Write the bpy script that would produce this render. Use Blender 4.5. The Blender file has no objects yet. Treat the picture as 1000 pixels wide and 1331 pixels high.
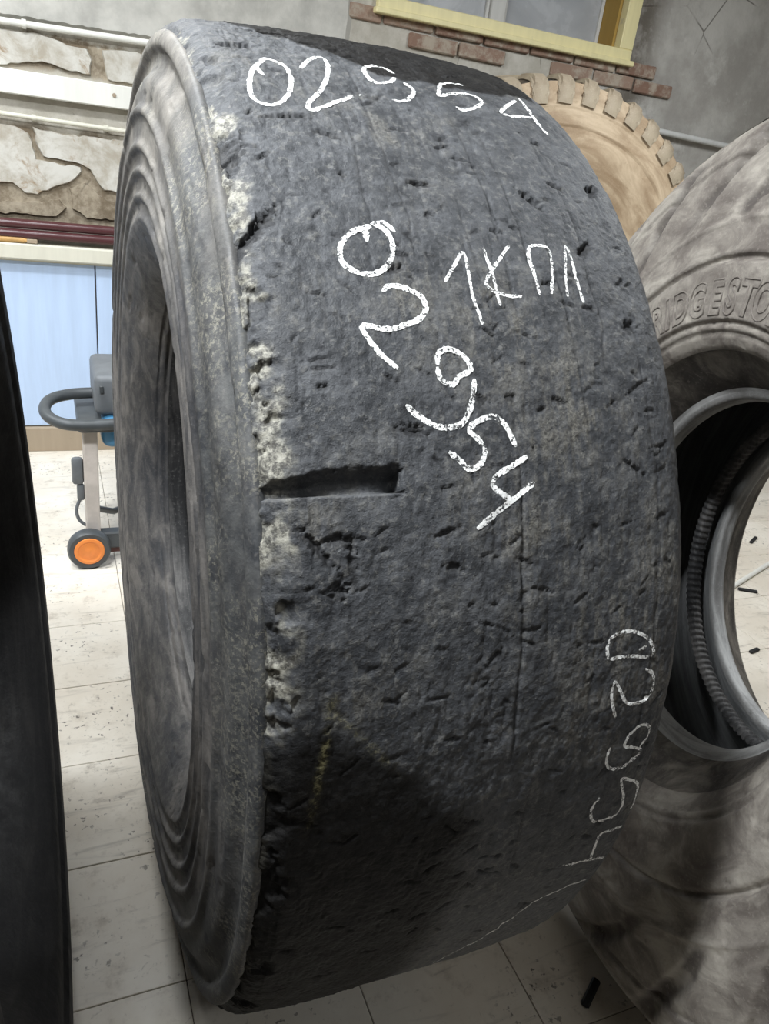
import bpy, bmesh, math, random
import numpy as np
from mathutils import Vector, Matrix

scene = bpy.context.scene
COL = scene.collection
random.seed(7)

# ------------------------------------------------------------------ camera
CAM = Vector((0.0, 0.0, 1.4425))
RIGHT = Vector((0.92039647, -0.37132959, 0.12241186))
UP = Vector((0.05407799, 0.43097714, 0.90074096))
FWD = Vector((0.38722849, 0.82241901, -0.4167506))
cd = bpy.data.cameras.new('camera')
cam = bpy.data.objects.new('camera', cd)
COL.objects.link(cam)
M = Matrix((RIGHT, UP, -FWD)).transposed().to_4x4()
M.translation = CAM
cam.matrix_world = M
cd.sensor_fit = 'VERTICAL'
cd.sensor_height = 24.0
cd.lens = 995.363 * 24.0 / 1331.0
cd.clip_start = 0.02
scene.camera = cam

# ------------------------------------------------------------------ world, exposure
w = bpy.data.worlds.new('world')
scene.world = w
w.use_nodes = True
w.node_tree.nodes['Background'].inputs[0].default_value = (0.80, 0.88, 1.0, 1)
w.node_tree.nodes['Background'].inputs[1].default_value = 0.9
scene.view_settings.view_transform = 'Standard'
scene.view_settings.look = 'None'
scene.view_settings.gamma = 1.0
scene.view_settings.use_curve_mapping = False
scene.view_settings.exposure = 0.0

# ceiling lamps: position, size x, size y, watts (built further down with their lights)
LAMPS = [
    ((-0.45, 0.60, 2.86), 0.24, 0.24, 70, 'square lamp on the ceiling nearest the slick tyre'),
    ((-1.10, 0.50, 2.86), 0.24, 0.24, 48, 'square lamp on the ceiling over the dark left tyre'),
    ((-1.70, 2.75, 2.86), 0.30, 0.90, 56, 'long lamp on the ceiling at the far left'),
    ((-0.30, 2.28, 2.86), 1.00, 0.20, 48, 'long lamp on the ceiling near the window wall'),
    ((2.60, 1.65, 2.86), 0.24, 0.90, 58, 'added long fill lamp on the ceiling at the right'),  # unseen lamp, added to brighten the rear tyre and right wall
    ((0.9, -1.1, 2.86), 1.20, 0.20, 9, 'dim added fill lamp on the ceiling behind the viewer'),  # unseen fill lamp, added to lift the shadows on the near side
]
LAMP_COLOR = (0.93, 0.97, 1.0)

# ------------------------------------------------------------------ helpers
def link(o, parent=None):
    COL.objects.link(o)
    if parent is not None:
        o.parent = parent
    return o

def tag(o, label=None, cat=None, group=None, kind=None):
    if label: o['label'] = label
    if cat: o['category'] = cat
    if group: o['group'] = group
    if kind: o['kind'] = kind
    return o

def empty(name, loc=(0, 0, 0), mat=None):
    o = bpy.data.objects.new(name, None)
    o.empty_display_size = 0.1
    link(o)
    if mat is not None: o.matrix_world = mat
    else: o.location = loc
    return o

def mesh_obj(name, verts, faces, mat, parent=None, smooth=False):
    me = bpy.data.meshes.new(name)
    me.from_pydata([tuple(v) for v in verts], [], faces)
    me.update()
    if smooth: me.polygons.foreach_set('use_smooth', [True] * len(me.polygons))
    if mat: me.materials.append(mat)
    return link(bpy.data.objects.new(name, me), parent)

def bm_obj(name, bm, mat, parent=None, smooth=False, angle=0.6):
    me = bpy.data.meshes.new(name)
    bmesh.ops.recalc_face_normals(bm, faces=bm.faces[:])
    bm.to_mesh(me); bm.free()
    if smooth:
        me.polygons.foreach_set('use_smooth', [True] * len(me.polygons))
        me.set_sharp_from_angle(angle=angle)
    if mat: me.materials.append(mat)
    return link(bpy.data.objects.new(name, me), parent)

def box(bm, x0, x1, y0, y1, z0, z1, bev=0.0, segs=1):
    r = bmesh.ops.create_cube(bm, size=1)
    vs = r['verts']
    for v in vs:
        v.co = Vector(((x0 + x1) / 2 + v.co.x * (x1 - x0), (y0 + y1) / 2 + v.co.y * (y1 - y0), (z0 + z1) / 2 + v.co.z * (z1 - z0)))
    if bev > 0:
        es = list({e for v in vs for e in v.link_edges})
        bmesh.ops.bevel(bm, geom=es, offset=bev, segments=segs, affect='EDGES', profile=0.5)

def box_obj(name, dims, mat, parent=None, bev=0.0, segs=1):
    bm = bmesh.new(); box(bm, *dims, bev, segs)
    return bm_obj(name, bm, mat, parent)

def tube(bm, pts, rad, n=12, caps=True):
    pts = [Vector(p) for p in pts]
    rings = []
    prev = None
    for i, p in enumerate(pts):
        t = (pts[min(i + 1, len(pts) - 1)] - pts[max(i - 1, 0)]).normalized()
        if prev is None:
            a = Vector((0, 0, 1)) if abs(t.z) < 0.9 else Vector((1, 0, 0))
            u = t.cross(a).normalized()
        else:
            u = (prev - t * prev.dot(t)).normalized()
        prev = u
        v = t.cross(u)
        rr = rad[i] if isinstance(rad, (list, tuple)) else rad
        rings.append([bm.verts.new(p + rr * (math.cos(k * 2 * math.pi / n) * u + math.sin(k * 2 * math.pi / n) * v)) for k in range(n)])
    for a, b in zip(rings, rings[1:]):
        for k in range(n):
            bm.faces.new((a[k], a[(k + 1) % n], b[(k + 1) % n], b[k]))
    if caps:
        bm.faces.new(rings[0][::-1]); bm.faces.new(rings[-1])

def smooth_path(pts, sub=8, closed=False):
    P = [Vector(p) for p in pts]
    out = []
    n = len(P)
    for i in range(n - 1):
        p0, p1, p2, p3 = P[max(i - 1, 0)], P[i], P[i + 1], P[min(i + 2, n - 1)]
        for k in range(sub):
            t = k / sub
            out.append(0.5 * ((2 * p1) + (p2 - p0) * t + (2 * p0 - 5 * p1 + 4 * p2 - p3) * t * t + (3 * p1 - p0 - 3 * p2 + p3) * t ** 3))
    out.append(P[-1])
    return out

def prism(name, outline, y_front, depth, mat, parent=None, jag=0.0, bev=0.004):
    """irregular slab standing against the wall: outline in (x, z), thickness along y"""
    rnd = random.Random(len(outline) * 7 + int(abs(outline[0][0]) * 1000))
    pts = []
    n = len(outline)
    for i in range(n):
        a, b = outline[i], outline[(i + 1) % n]
        L = math.hypot(b[0] - a[0], b[1] - a[1])
        m = max(1, int(L / 0.02)) if jag > 0 else 1
        for k in range(m):
            t = k / m
            pts.append((a[0] + (b[0] - a[0]) * t + rnd.uniform(-jag, jag), a[1] + (b[1] - a[1]) * t + rnd.uniform(-jag, jag)))
    bm = bmesh.new()
    vs = [bm.verts.new((x, y_front + depth, z)) for x, z in pts]
    f = bm.faces.new(vs)
    r = bmesh.ops.extrude_face_region(bm, geom=[f])
    ev = [e for e in r['geom'] if isinstance(e, bmesh.types.BMVert)]
    bmesh.ops.translate(bm, verts=ev, vec=(0, -depth, 0))
    cx = sum(p[0] for p in pts) / len(pts); cz = sum(p[1] for p in pts) / len(pts)
    for v in ev:
        v.co.x += (cx - v.co.x) * 0.02; v.co.z += (cz - v.co.z) * 0.04
    return bm_obj(name, bm, mat, parent)

# ------------------------------------------------------------------ node helpers
class NT:
    def __init__(self, name):
        self.m = bpy.data.materials.new(name)
        self.m.use_nodes = True
        self.t = self.m.node_tree
        self.t.nodes.clear()
        self.out = self.t.nodes.new('ShaderNodeOutputMaterial')
        self.b = self.t.nodes.new('ShaderNodeBsdfPrincipled')
        self.t.links.new(self.b.outputs[0], self.out.inputs[0])
    def set(self, sock, v):
        if hasattr(v, 'is_output') or isinstance(v, bpy.types.NodeSocket):
            self.t.links.new(v, sock)
        else:
            if hasattr(sock.default_value, '__len__') and not hasattr(v, '__len__'):
                v = (v, v, v)
            if hasattr(sock.default_value, '__len__') and len(sock.default_value) == 4 and len(v) == 3:
                v = (*v, 1)
            sock.default_value = v
    def node(self, typ, **kw):
        n = self.t.nodes.new(typ)
        for k, v in kw.items(): setattr(n, k, v)
        return n
    def coord(self, out='Object'):
        return self.node('ShaderNodeTexCoord').outputs[out]
    def mapping(self, vec, scale=(1, 1, 1), loc=(0, 0, 0)):
        n = self.node('ShaderNodeMapping')
        self.set(n.inputs['Vector'], vec); n.inputs['Scale'].default_value = scale; n.inputs['Location'].default_value = loc
        return n.outputs[0]
    def noise(self, vec, scale, detail=4, rough=0.6, dist=0.0):
        n = self.node('ShaderNodeTexNoise')
        self.set(n.inputs['Vector'], vec)
        n.inputs['Scale'].default_value = scale; n.inputs['Detail'].default_value = detail
        n.inputs['Roughness'].default_value = rough; n.inputs['Distortion'].default_value = dist
        return n.outputs['Fac']
    def voronoi(self, vec, scale, feature='F1', out='Distance', rand=1.0):
        n = self.node('ShaderNodeTexVoronoi', feature=feature)
        self.set(n.inputs['Vector'], vec); n.inputs['Scale'].default_value = scale
        n.inputs['Randomness'].default_value = rand
        return n.outputs[out]
    def ramp(self, fac, a, b, lo=0.0, hi=1.0):
        n = self.node('ShaderNodeMapRange', interpolation_type='SMOOTHSTEP')
        self.set(n.inputs[0], fac); n.inputs[1].default_value = a; n.inputs[2].default_value = b
        n.inputs[3].default_value = lo; n.inputs[4].default_value = hi
        return n.outputs[0]
    def math(self, op, a, b=0.5, clamp=False):
        n = self.node('ShaderNodeMath', operation=op, use_clamp=clamp)
        self.set(n.inputs[0], a); self.set(n.inputs[1], b)
        return n.outputs[0]
    def mix(self, fac, a, b, blend='MIX'):
        n = self.node('ShaderNodeMix', data_type='RGBA', blend_type=blend)
        self.set(n.inputs[0], fac); self.set(n.inputs[6], a); self.set(n.inputs[7], b)
        return n.outputs[2]
    def attr(self, name, out='Color'):
        n = self.node('ShaderNodeAttribute', attribute_name=name)
        return n.outputs[out]
    def sep(self, v, kind='XYZ'):
        n = self.node('ShaderNodeSeparate' + kind)
        self.set(n.inputs[0], v)
        return n.outputs
    def uv(self):
        return self.node('ShaderNodeUVMap', uv_map='UVMap').outputs[0]
    def bump(self, h, strength=0.3, dist=0.01, prev=None):
        n = self.node('ShaderNodeBump')
        n.inputs['Strength'].default_value = strength; n.inputs['Distance'].default_value = dist
        self.set(n.inputs['Height'], h)
        if prev is not None: self.set(n.inputs['Normal'], prev)
        self.set(self.b.inputs['Normal'], n.outputs[0])
        return n.outputs[0]
    def fin(self, color, rough=0.6, spec=0.5, metal=0.0):
        self.set(self.b.inputs['Base Color'], color)
        self.set(self.b.inputs['Roughness'], rough)
        self.set(self.b.inputs['Specular IOR Level'], spec)
        self.set(self.b.inputs['Metallic'], metal)
        return self.m

def plain(name, color, rough=0.55, metal=0.0, var=0.15, scale=14, bump=0.05):
    n = NT(name)
    c = n.coord()
    f = n.noise(c, scale, 5)
    dark = tuple(x * (1 - var) for x in color); lite = tuple(min(1, x * (1 + var)) for x in color)
    n.bump(n.noise(c, scale * 6, 3), bump, 0.004)
    return n.fin(n.mix(n.ramp(f, 0.3, 0.7), dark, lite), rough, 0.4, metal)

# ------------------------------------------------------------------ materials: room
def tile_mat():
    n = NT('floor_tile')
    geo = n.node('ShaderNodeNewGeometry').outputs['Position']
    f = n.noise(geo, 3.0, 6, 0.65)
    g = n.noise(geo, 14, 5, 0.7)
    oi = n.node('ShaderNodeObjectInfo').outputs['Random']
    base = n.mix(n.ramp(f, 0.35, 0.7), (0.66, 0.595, 0.50), (0.80, 0.75, 0.66))
    base = n.mix(n.math('MULTIPLY', oi, 0.22), base, (0.60, 0.55, 0.47))
    base = n.mix(n.ramp(g, 0.52, 0.74, 0, 0.6), base, (0.36, 0.305, 0.24))
    base = n.mix(n.ramp(n.noise(geo, 42, 5, 0.75, 0.6), 0.58, 0.72, 0, 0.55), base, (0.24, 0.20, 0.16))
    sp = n.noise(geo, 70, 3, 0.5)
    pz = n.noise(geo, 4.5, 2)
    speck = n.math('MULTIPLY', n.ramp(sp, 0.61, 0.67), n.ramp(pz, 0.46, 0.64))
    base = n.mix(n.math('MULTIPLY', speck, 0.85), base, (0.05, 0.042, 0.035))
    sm = n.noise(n.mapping(geo, (1.0, 6.0, 1.0)), 5, 4, 0.6, 0.6)
    base = n.mix(n.ramp(sm, 0.56, 0.76, 0, 0.5), base, (0.22, 0.19, 0.16))
    n.bump(g, 0.12, 0.003)
    return n.fin(base, n.ramp(g, 0.3, 0.8, 0.38, 0.65), 0.4)

def wall_mat():
    """old wall: dirty cream plaster on the left, grey cement on the right, brown where bare"""
    n = NT('old_wall')
    p = n.node('ShaderNodeNewGeometry').outputs['Position']
    s = n.sep(p)
    f = n.noise(p, 2.2, 7, 0.65); g = n.noise(p, 9, 6, 0.7); h = n.noise(p, 40, 4, 0.6)
    cream = n.mix(n.ramp(g, 0.35, 0.7), (0.40, 0.375, 0.32), (0.53, 0.505, 0.45))
    cement = n.mix(n.ramp(f, 0.35, 0.65), (0.30, 0.285, 0.26), (0.48, 0.465, 0.43))
    cement = n.mix(n.ramp(g, 0.52, 0.75, 0, 0.6), cement, (0.58, 0.565, 0.53))
    xr = n.math('ADD', s[0], n.math('MULTIPLY', f, 0.5))
    col = n.mix(n.ramp(xr, 2.7, 3.0), cream, cement)
    streak = n.math('MULTIPLY', n.ramp(n.math('ADD', s[0], n.math('MULTIPLY', g, 0.12)), 2.78, 2.84), n.ramp(n.math('ADD', s[0], n.math('MULTIPLY', g, 0.25)), 2.98, 3.12, 1, 0))
    col = n.mix(n.math('MULTIPLY', streak, n.ramp(g, 0.35, 0.6, 0.5, 0.95)), col, (0.12, 0.105, 0.085))
    zz = n.math('ADD', s[2], n.math('MULTIPLY', g, 0.10))
    bare = n.math('MULTIPLY', n.ramp(zz, 1.04, 1.06), n.ramp(zz, 1.40, 1.46, 1, 0))
    bare2 = n.math('MULTIPLY', n.ramp(zz, 1.62, 1.65), n.ramp(zz, 1.75, 1.77, 1, 0))
    br = n.mix(n.ramp(g, 0.38, 0.62), (0.16, 0.125, 0.085), (0.36, 0.31, 0.235))
    col = n.mix(n.math('MULTIPLY', n.math('MAXIMUM', bare, bare2), n.ramp(xr, 1.4, 1.9, 1, 0)), col, br)
    crack = n.ramp(n.voronoi(n.mapping(p, (1, 1, 1)), 2.3, 'DISTANCE_TO_EDGE'), 0.0, 0.012, 1, 0)
    col = n.mix(n.math('MULTIPLY', crack, n.ramp(f, 0.5, 0.62, 0, 0.8)), col, (0.06, 0.05, 0.04))
    b1 = n.bump(g, 0.5, 0.012)
    n.bump(h, 0.3, 0.004, b1)
    return n.fin(col, 0.85, 0.25)

def plaster_mat():
    n = NT('old_plaster')
    p = n.node('ShaderNodeNewGeometry').outputs['Position']
    g = n.noise(p, 10, 7, 0.65, 0.4); h = n.noise(p, 60, 4)
    col = n.mix(n.ramp(g, 0.32, 0.62), (0.36, 0.325, 0.265), (0.56, 0.545, 0.50))
    col = n.mix(n.ramp(n.noise(p, 7, 6, 0.7, 1.0), 0.54, 0.68, 0, 0.8), col, (0.26, 0.175, 0.095))
    b = n.bump(g, 0.35, 0.01); n.bump(h, 0.25, 0.003, b)
    return n.fin(col, 0.85, 0.2)

def brick_mat():
    n = NT('red_brick')
    p = n.node('ShaderNodeNewGeometry').outputs['Position']
    g = n.noise(p, 16, 6, 0.7)
    oi = n.node('ShaderNodeObjectInfo').outputs['Random']
    c = n.mix(oi, (0.22, 0.135, 0.10), (0.30, 0.21, 0.16))
    c = n.mix(n.ramp(g, 0.42, 0.64, 0, 0.85), c, (0.42, 0.37, 0.30))
    n.bump(g, 0.6, 0.01)
    return n.fin(c, 0.9, 0.2)

def glass_mat():
    n = NT('dusty_glass')
    p = n.coord()
    g = n.noise(p, 5, 6, 0.65, 0.8)
    c = n.mix(n.ramp(g, 0.3, 0.75), (0.48, 0.49, 0.50), (0.66, 0.67, 0.68))
    tr = n.node('ShaderNodeBsdfTranslucent'); n.set(tr.inputs[0], (0.6, 0.62, 0.64))
    mx = n.node('ShaderNodeMixShader'); mx.inputs[0].default_value = 0.35
    n.t.links.new(n.b.outputs[0], mx.inputs[1]); n.t.links.new(tr.outputs[0], mx.inputs[2])
    n.t.links.new(mx.outputs[0], n.out.inputs[0])
    return n.fin(c, n.ramp(g, 0.3, 0.7, 0.12, 0.4), 0.5)

def painted(name, color, chip, rough=0.45, scale=9, amt=0.7):
    n = NT(name)
    p = n.node('ShaderNodeNewGeometry').outputs['Position']
    g = n.noise(p, scale, 6, 0.7)
    v = n.noise(n.mapping(p, (9, 9, 0.8)), 3, 4, 0.6)
    c = n.mix(n.ramp(v, 0.3, 0.75), tuple(x * 0.9 for x in color), color)
    c = n.mix(n.ramp(g, 0.62, 0.74, 0, amt), c, chip)
    n.bump(g, 0.1, 0.004)
    return n.fin(c, rough, 0.4)

MAT_TILE = tile_mat()
MAT_GROUT = plain('grout', (0.13, 0.11, 0.09), 0.9)
MAT_WALL = wall_mat()
MAT_PLASTER = plaster_mat()
MAT_BRICK = brick_mat()
MAT_GLASS = glass_mat()
MAT_YELLOW = painted('yellow_paint', (0.80, 0.72, 0.40), (0.52, 0.47, 0.32), 0.45)
MAT_OCHRE = painted('ochre_paint', (0.40, 0.255, 0.06), (0.24, 0.16, 0.06), 0.6)
MAT_MULL = painted('grey_white_paint', (0.60, 0.60, 0.58), (0.40, 0.38, 0.34), 0.5)
MAT_BLUE = painted('pale_blue_paint', (0.50, 0.63, 0.84), (0.42, 0.51, 0.66), 0.4, 5, 0.4)
MAT_WHITE = painted('old_white_paint', (0.76, 0.755, 0.70), (0.50, 0.46, 0.38), 0.45, 8, 0.5)
MAT_CREAMLEDGE = painted('cream_ledge_paint', (0.66, 0.64, 0.54), (0.42, 0.36, 0.24), 0.5, 8, 0.6)
MAT_MAROON = painted('maroon_paint', (0.085, 0.030, 0.032), (0.14, 0.08, 0.07), 0.28, 10, 0.4)
MAT_BASE = painted('dirty_baseboard', (0.36, 0.29, 0.21), (0.16, 0.12, 0.09), 0.7, 14, 0.8)
MAT_CEIL = plain('dull_ceiling', (0.30, 0.28, 0.25), 0.9)

# ------------------------------------------------------------------ room
YW = 3.732
XL, XR, YF, ZC = -3.2, 5.6, -3.6, 2.95

def struct(name, bmfn, mat, label=None):
    bm = bmesh.new(); bmfn(bm)
    o = bm_obj(name, bm, mat)
    tag(o, label, None, None, 'structure')
    return o

floor = struct('floor', lambda bm: box(bm, XL, XR, YF, YW, -0.12, -0.004), MAT_GROUT, 'beige tiled workshop floor with dark grout')
def back(bm):
    x0, x1, z0, z1 = 1.455, 2.685, 2.075, 2.80   # window opening
    box(bm, XL, x0, YW, YW + 0.28, -0.12, ZC); box(bm, x1, XR, YW, YW + 0.28, -0.12, ZC)
    box(bm, x0, x1, YW, YW + 0.28, -0.12, z0); box(bm, x0, x1, YW, YW + 0.28, z1, ZC)
wall_back = struct('wall_back', back, MAT_WALL, 'peeling plaster wall behind the tyres')
struct('wall_left', lambda bm: box(bm, XL - 0.1, XL, YF, YW, -0.12, ZC), MAT_CEIL)
struct('wall_right', lambda bm: box(bm, XR, XR + 0.1, YF, YW, -0.12, ZC), MAT_CEIL)
struct('wall_front', lambda bm: box(bm, XL, XR, YF - 0.1, YF, -0.12, ZC), MAT_CEIL)
struct('ceiling', lambda bm: box(bm, XL - 0.1, XR + 0.1, YF - 0.1, YW + 0.28, ZC, ZC + 0.1), MAT_CEIL)

# floor tiles, one by one
TS = 0.31
X0, Y0 = 0.16816, 2.18666
bm = bmesh.new(); box(bm, 0.0009, TS - 0.0009, 0.0009, TS - 0.0009, -0.010, 0.0, 0.0012)
first = bm_obj('tile', bm, MAT_TILE, floor)
tile_me = first.data
rnd = random.Random(3)
k = 0
for i in range(-4, 13):
    for j in range(-7, 5):
        x, y = X0 + i * TS, Y0 + j * TS
        if y + TS > YW + 0.01: continue
        o = first if k == 0 else link(bpy.data.objects.new('tile', tile_me), floor)
        o.location = (x, y, rnd.uniform(-0.0007, 0.0003))
        k += 1

# plaster left on the wall, in ragged slabs with open cracks between them
PLASTER = [
 [(-.42,1.70),(-.119,1.706),(.017,1.711),(.119,1.688),(.195,1.686),(.206,1.65),(.197,1.598),(.105,1.60),(.04,1.618),(-.045,1.605),(-.129,1.583),(-.42,1.59)],
 [(.244,1.694),(.374,1.705),(.62,1.70),(.62,1.59),(.352,1.588),(.261,1.589),(.253,1.648)],
 [(-.42,1.38),(-.145,1.376),(-.089,1.377),(-.042,1.357),(-.028,1.309),(-.017,1.262),(.089,1.251),(.149,1.253),(.157,1.232),(.106,1.188),(.034,1.160),(-.018,1.129),(-.067,1.130),(-.114,1.160),(-.42,1.16)],
 [(-.029,1.381),(.084,1.368),(.307,1.375),(.52,1.378),(.52,1.163),(.292,1.163),(.239,1.169),(.211,1.196),(.182,1.244),(.142,1.267),(.003,1.277),(-.013,1.311)],
 [(-.42,1.10),(-.166,1.09),(-.078,1.095),(.012,1.106),(.06,1.12),(.085,1.085),(.05,1.05),(-.171,1.045),(-.42,1.045)],
 [(.10,1.16),(.158,1.20),(.218,1.15),(.281,1.115),(.5,1.11),(.5,1.05),(.16,1.055),(.11,1.085)],
]
for i, pl in enumerate(PLASTER):
    o = prism('plaster_patch', pl, YW - 0.016, 0.018, MAT_PLASTER if i < 4 else MAT_WALL, wall_back, 0.004)
# lintel-like concrete beam above the white pipe
prism('concrete_beam', [(-1.6, 1.708), (1.28, 1.768), (1.28, 2.6), (-1.6, 2.6)], YW - 0.02, 0.022, plain('beam_plaster', (0.44, 0.43, 0.395), 0.85, 0, 0.22, 6, 0.5), wall_back, 0.003)

# red brick course under the window, brick by brick
bm = bmesh.new(); box(bm, 0, 0.244, -0.018, 0.02, 0, 0.058, 0.005)
brick0 = bm_obj('brick', bm, MAT_BRICK, wall_back)
first = True
for row, (z, off) in enumerate([(1.975, 0.0), (1.908, 0.13)]):
    for q in range(7):
        if row == 1 and q in (0, 3): continue
        o = brick0 if first else link(bpy.data.objects.new('brick', brick0.data), wall_back)
        first = False
        o.location = (1.17 + off + q * 0.256, YW + rnd.uniform(-0.004, 0.005), z + rnd.uniform(-0.003, 0.003))
        o.rotation_euler = (0, rnd.uniform(-0.01, 0.01), 0)

# window
win = bpy.data.objects.new('window_1', None); link(win); tag(win, 'window in a yellow painted frame with dusty grey panes', None, None, 'structure')
win.location = (2.07, YW, 2.05)
def wpart(name, fn, mat, bev=0.004):
    bm = bmesh.new(); fn(bm)
    o = bm_obj(name, bm, mat)
    o.parent = win; o.matrix_parent_inverse = Matrix.Translation(-win.location)
    return o
wpart('frame', lambda b: (box(b, 1.385, 2.762, YW - 0.035, YW + 0.02, 2.030, 2.078, .004), box(b, 1.385, 1.458, YW - 0.035, YW + 0.02, 2.078, 2.86, .004),
                          box(b, 2.682, 2.762, YW - 0.035, YW + 0.02, 2.078, 2.86, .004), box(b, 1.458, 2.682, YW - 0.035, YW + 0.02, 2.795, 2.86, .004)), MAT_YELLOW)
wpart('sill', lambda b: box(b, 1.37, 2.775, YW - 0.055, YW - 0.0, 2.008, 2.032, .004), MAT_YELLOW)
wpart('reveal', lambda b: (box(b, 2.668, 2.684, YW + 0.02, YW + 0.20, 2.078, 2.795), box(b, 1.456, 1.472, YW + 0.02, YW + 0.20, 2.078, 2.795),
                           box(b, 1.472, 2.668, YW + 0.02, YW + 0.20, 2.072, 2.084)), MAT_OCHRE)
wpart('mullion', lambda b: box(b, 2.02, 2.098, YW + 0.125, YW + 0.19, 2.085, 2.795, .004), MAT_MULL)
for xa, xb in ((1.472, 2.02), (2.098, 2.668)):
    wpart('casement', lambda b: (box(b, xa, xb, YW + 0.145, YW + 0.185, 2.085, 2.105, .003), box(b, xa, xa + .018, YW + 0.145, YW + 0.185, 2.105, 2.795, .003),
                                 box(b, xb - .018, xb, YW + 0.145, YW + 0.185, 2.105, 2.795, .003)), MAT_MULL)
    wpart('pane', lambda b: box(b, xa + .018, xb - .018, YW + 0.160, YW + 0.166, 2.105, 2.795), MAT_GLASS)

# lower wall: ledge, blue panels, baseboard
t1 = struct('trim_1', lambda bm: (box(bm, -1.6, 1.25, YW - 0.075, YW, 0.872, 0.936, .006), box(bm, -1.6, 1.25, YW - 0.045, YW, 0.862, 0.874)), MAT_CREAMLEDGE, 'cream painted ledge above the pale blue boards')
t2 = struct('trim_2', lambda bm: box(bm, -1.6, 1.25, YW - 0.012, YW, 0.12, 0.865), MAT_GROUT, 'pale blue painted boards along the foot of the wall')
xs = [-1.6, -1.0, -0.405, 0.190, 0.79, 1.25]
for a, b in zip(xs, xs[1:]):
    box_obj('board', (a + 0.003, b - 0.003, YW - 0.030, YW - 0.011, 0.122, 0.862), MAT_BLUE, t2, 0.003)
struct('baseboard_back', lambda bm: box(bm, -1.6, 1.25, YW - 0.045, YW, -0.002, 0.118, .004), MAT_BASE, 'dirty brown baseboard under the blue boards')

# pipes and boards on the wall: each one a thing
def wall_tube(name, pts, rad, mat, label, cat='pipe', clamps=()):
    bm = bmesh.new(); tube(bm, pts, rad, 12)
    o = bm_obj(name, bm, mat, None, True)
    tag(o, label, cat)
    for c in clamps:
        p = Vector(c)
        bm = bmesh.new(); tube(bm, [p + Vector((-0.008, 0, 0)), p + Vector((0.008, 0, 0))], rad * 1.35, 12)
        box(bm, p.x - 0.008, p.x + 0.008, p.y, YW - 0.002, p.z - 0.006, p.z + 0.006)
        bm_obj('clip', bm, mat, o)
    return o
wall_tube('wall_pipe', [(-1.6, YW - 0.032, 1.700), (-0.119, YW - 0.032, 1.731), (0.395, YW - 0.032, 1.742), (1.25, YW - 0.032, 1.76)], 0.012, MAT_WHITE,
          'thin white pipe under the concrete beam, topmost on the left wall', 'pipe', [(-0.035, YW - 0.032, 1.7325)])
bm = bmesh.new(); box(bm, -1.6, 1.25, YW - 0.05, YW, 1.489, 1.575, .004)
tr = bm_obj('cable_trunking', bm, MAT_WHITE); tag(tr, 'wide white cable trunking running along the cracked plaster wall', 'trunking')
bm = bmesh.new()
tube(bm, [(0.284, YW - 0.050, 1.536), (0.284, YW - 0.054, 1.536)], 0.008, 10); bm_obj('screw', bm, MAT_BASE, tr)
wall_tube('wall_pipe', [(-1.6, YW - 0.030, 1.440), (0.318, YW - 0.030, 1.409), (1.25, YW - 0.030, 1.40)], 0.009, MAT_CREAMLEDGE,
          'thin cream pipe in the gap below the white trunking', 'pipe', [(0.25, YW - 0.030, 1.411), (-0.02, YW - 0.030, 1.4145)])
wall_tube('wall_pipe', [(-1.6, YW - 0.05, 1.012), (1.25, YW - 0.05, 1.012)], 0.019, MAT_MAROON, 'maroon painted pipe, the upper one above the cream ledge', 'pipe')
wall_tube('wall_pipe', [(-1.6, YW - 0.055, 0.973), (1.25, YW - 0.055, 0.973)], 0.019, MAT_MAROON, 'maroon painted pipe, the lower one just over the cream ledge', 'pipe')
wall_tube('wall_pipe', [(2.55, YW - 0.035, 1.764), (3.463, YW - 0.035, 1.737), (4.4, YW - 0.035, 1.715)], 0.015, MAT_MULL,
          'thin pale rail on the grey cement wall right of the window', 'rail', [(2.7, YW - 0.035, 1.7597), (4.0, YW - 0.035, 1.7242)])
# wooden brush handle lying on the ledge
bm = bmesh.new(); tube(bm, [(-0.20, YW - 0.06, 0.949), (-0.15, YW - 0.06, 0.949), (-0.09, YW - 0.06, 0.949), (-0.075, YW - 0.06, 0.948)], [0.012, 0.013, 0.012, 0.008], 12)
bh = bm_obj('brush', bm, plain('bare_wood', (0.55, 0.33, 0.12), 0.5, 0, 0.2), None, True); tag(bh, 'small brush with a yellow wooden handle lying on the cream ledge', 'brush')
bm = bmesh.new(); box(bm, -0.076, -0.035, YW - 0.070, YW - 0.050, 0.938, 0.956, .003); bm_obj('bristles', bm, MAT_BASE, bh)

# ------------------------------------------------------------------ numpy noise
def _h(ix, iy, s):
    v = np.sin(ix * 127.1 + iy * 311.7 + s * 74.7) * 43758.5453
    return v - np.floor(v)
def vnoise(x, y, s=0):
    ix, iy = np.floor(x), np.floor(y)
    fx, fy = x - ix, y - iy
    fx = fx * fx * (3 - 2 * fx); fy = fy * fy * (3 - 2 * fy)
    a = _h(ix, iy, s) * (1 - fx) + _h(ix + 1, iy, s) * fx
    b = _h(ix, iy + 1, s) * (1 - fx) + _h(ix + 1, iy + 1, s) * fx
    return a * (1 - fy) + b * fy
def fbm(x, y, s=0, o=4, g=0.5):
    v, a, n = 0, 1, 0
    for k in range(o):
        v = v + a * vnoise(x * 2 ** k, y * 2 ** k, s + k); n += a; a *= g
    return v / n
def sstep(a, b, x):
    t = np.clip((x - a) / (b - a), 0, 1)
    return t * t * (3 - 2 * t)

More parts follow.
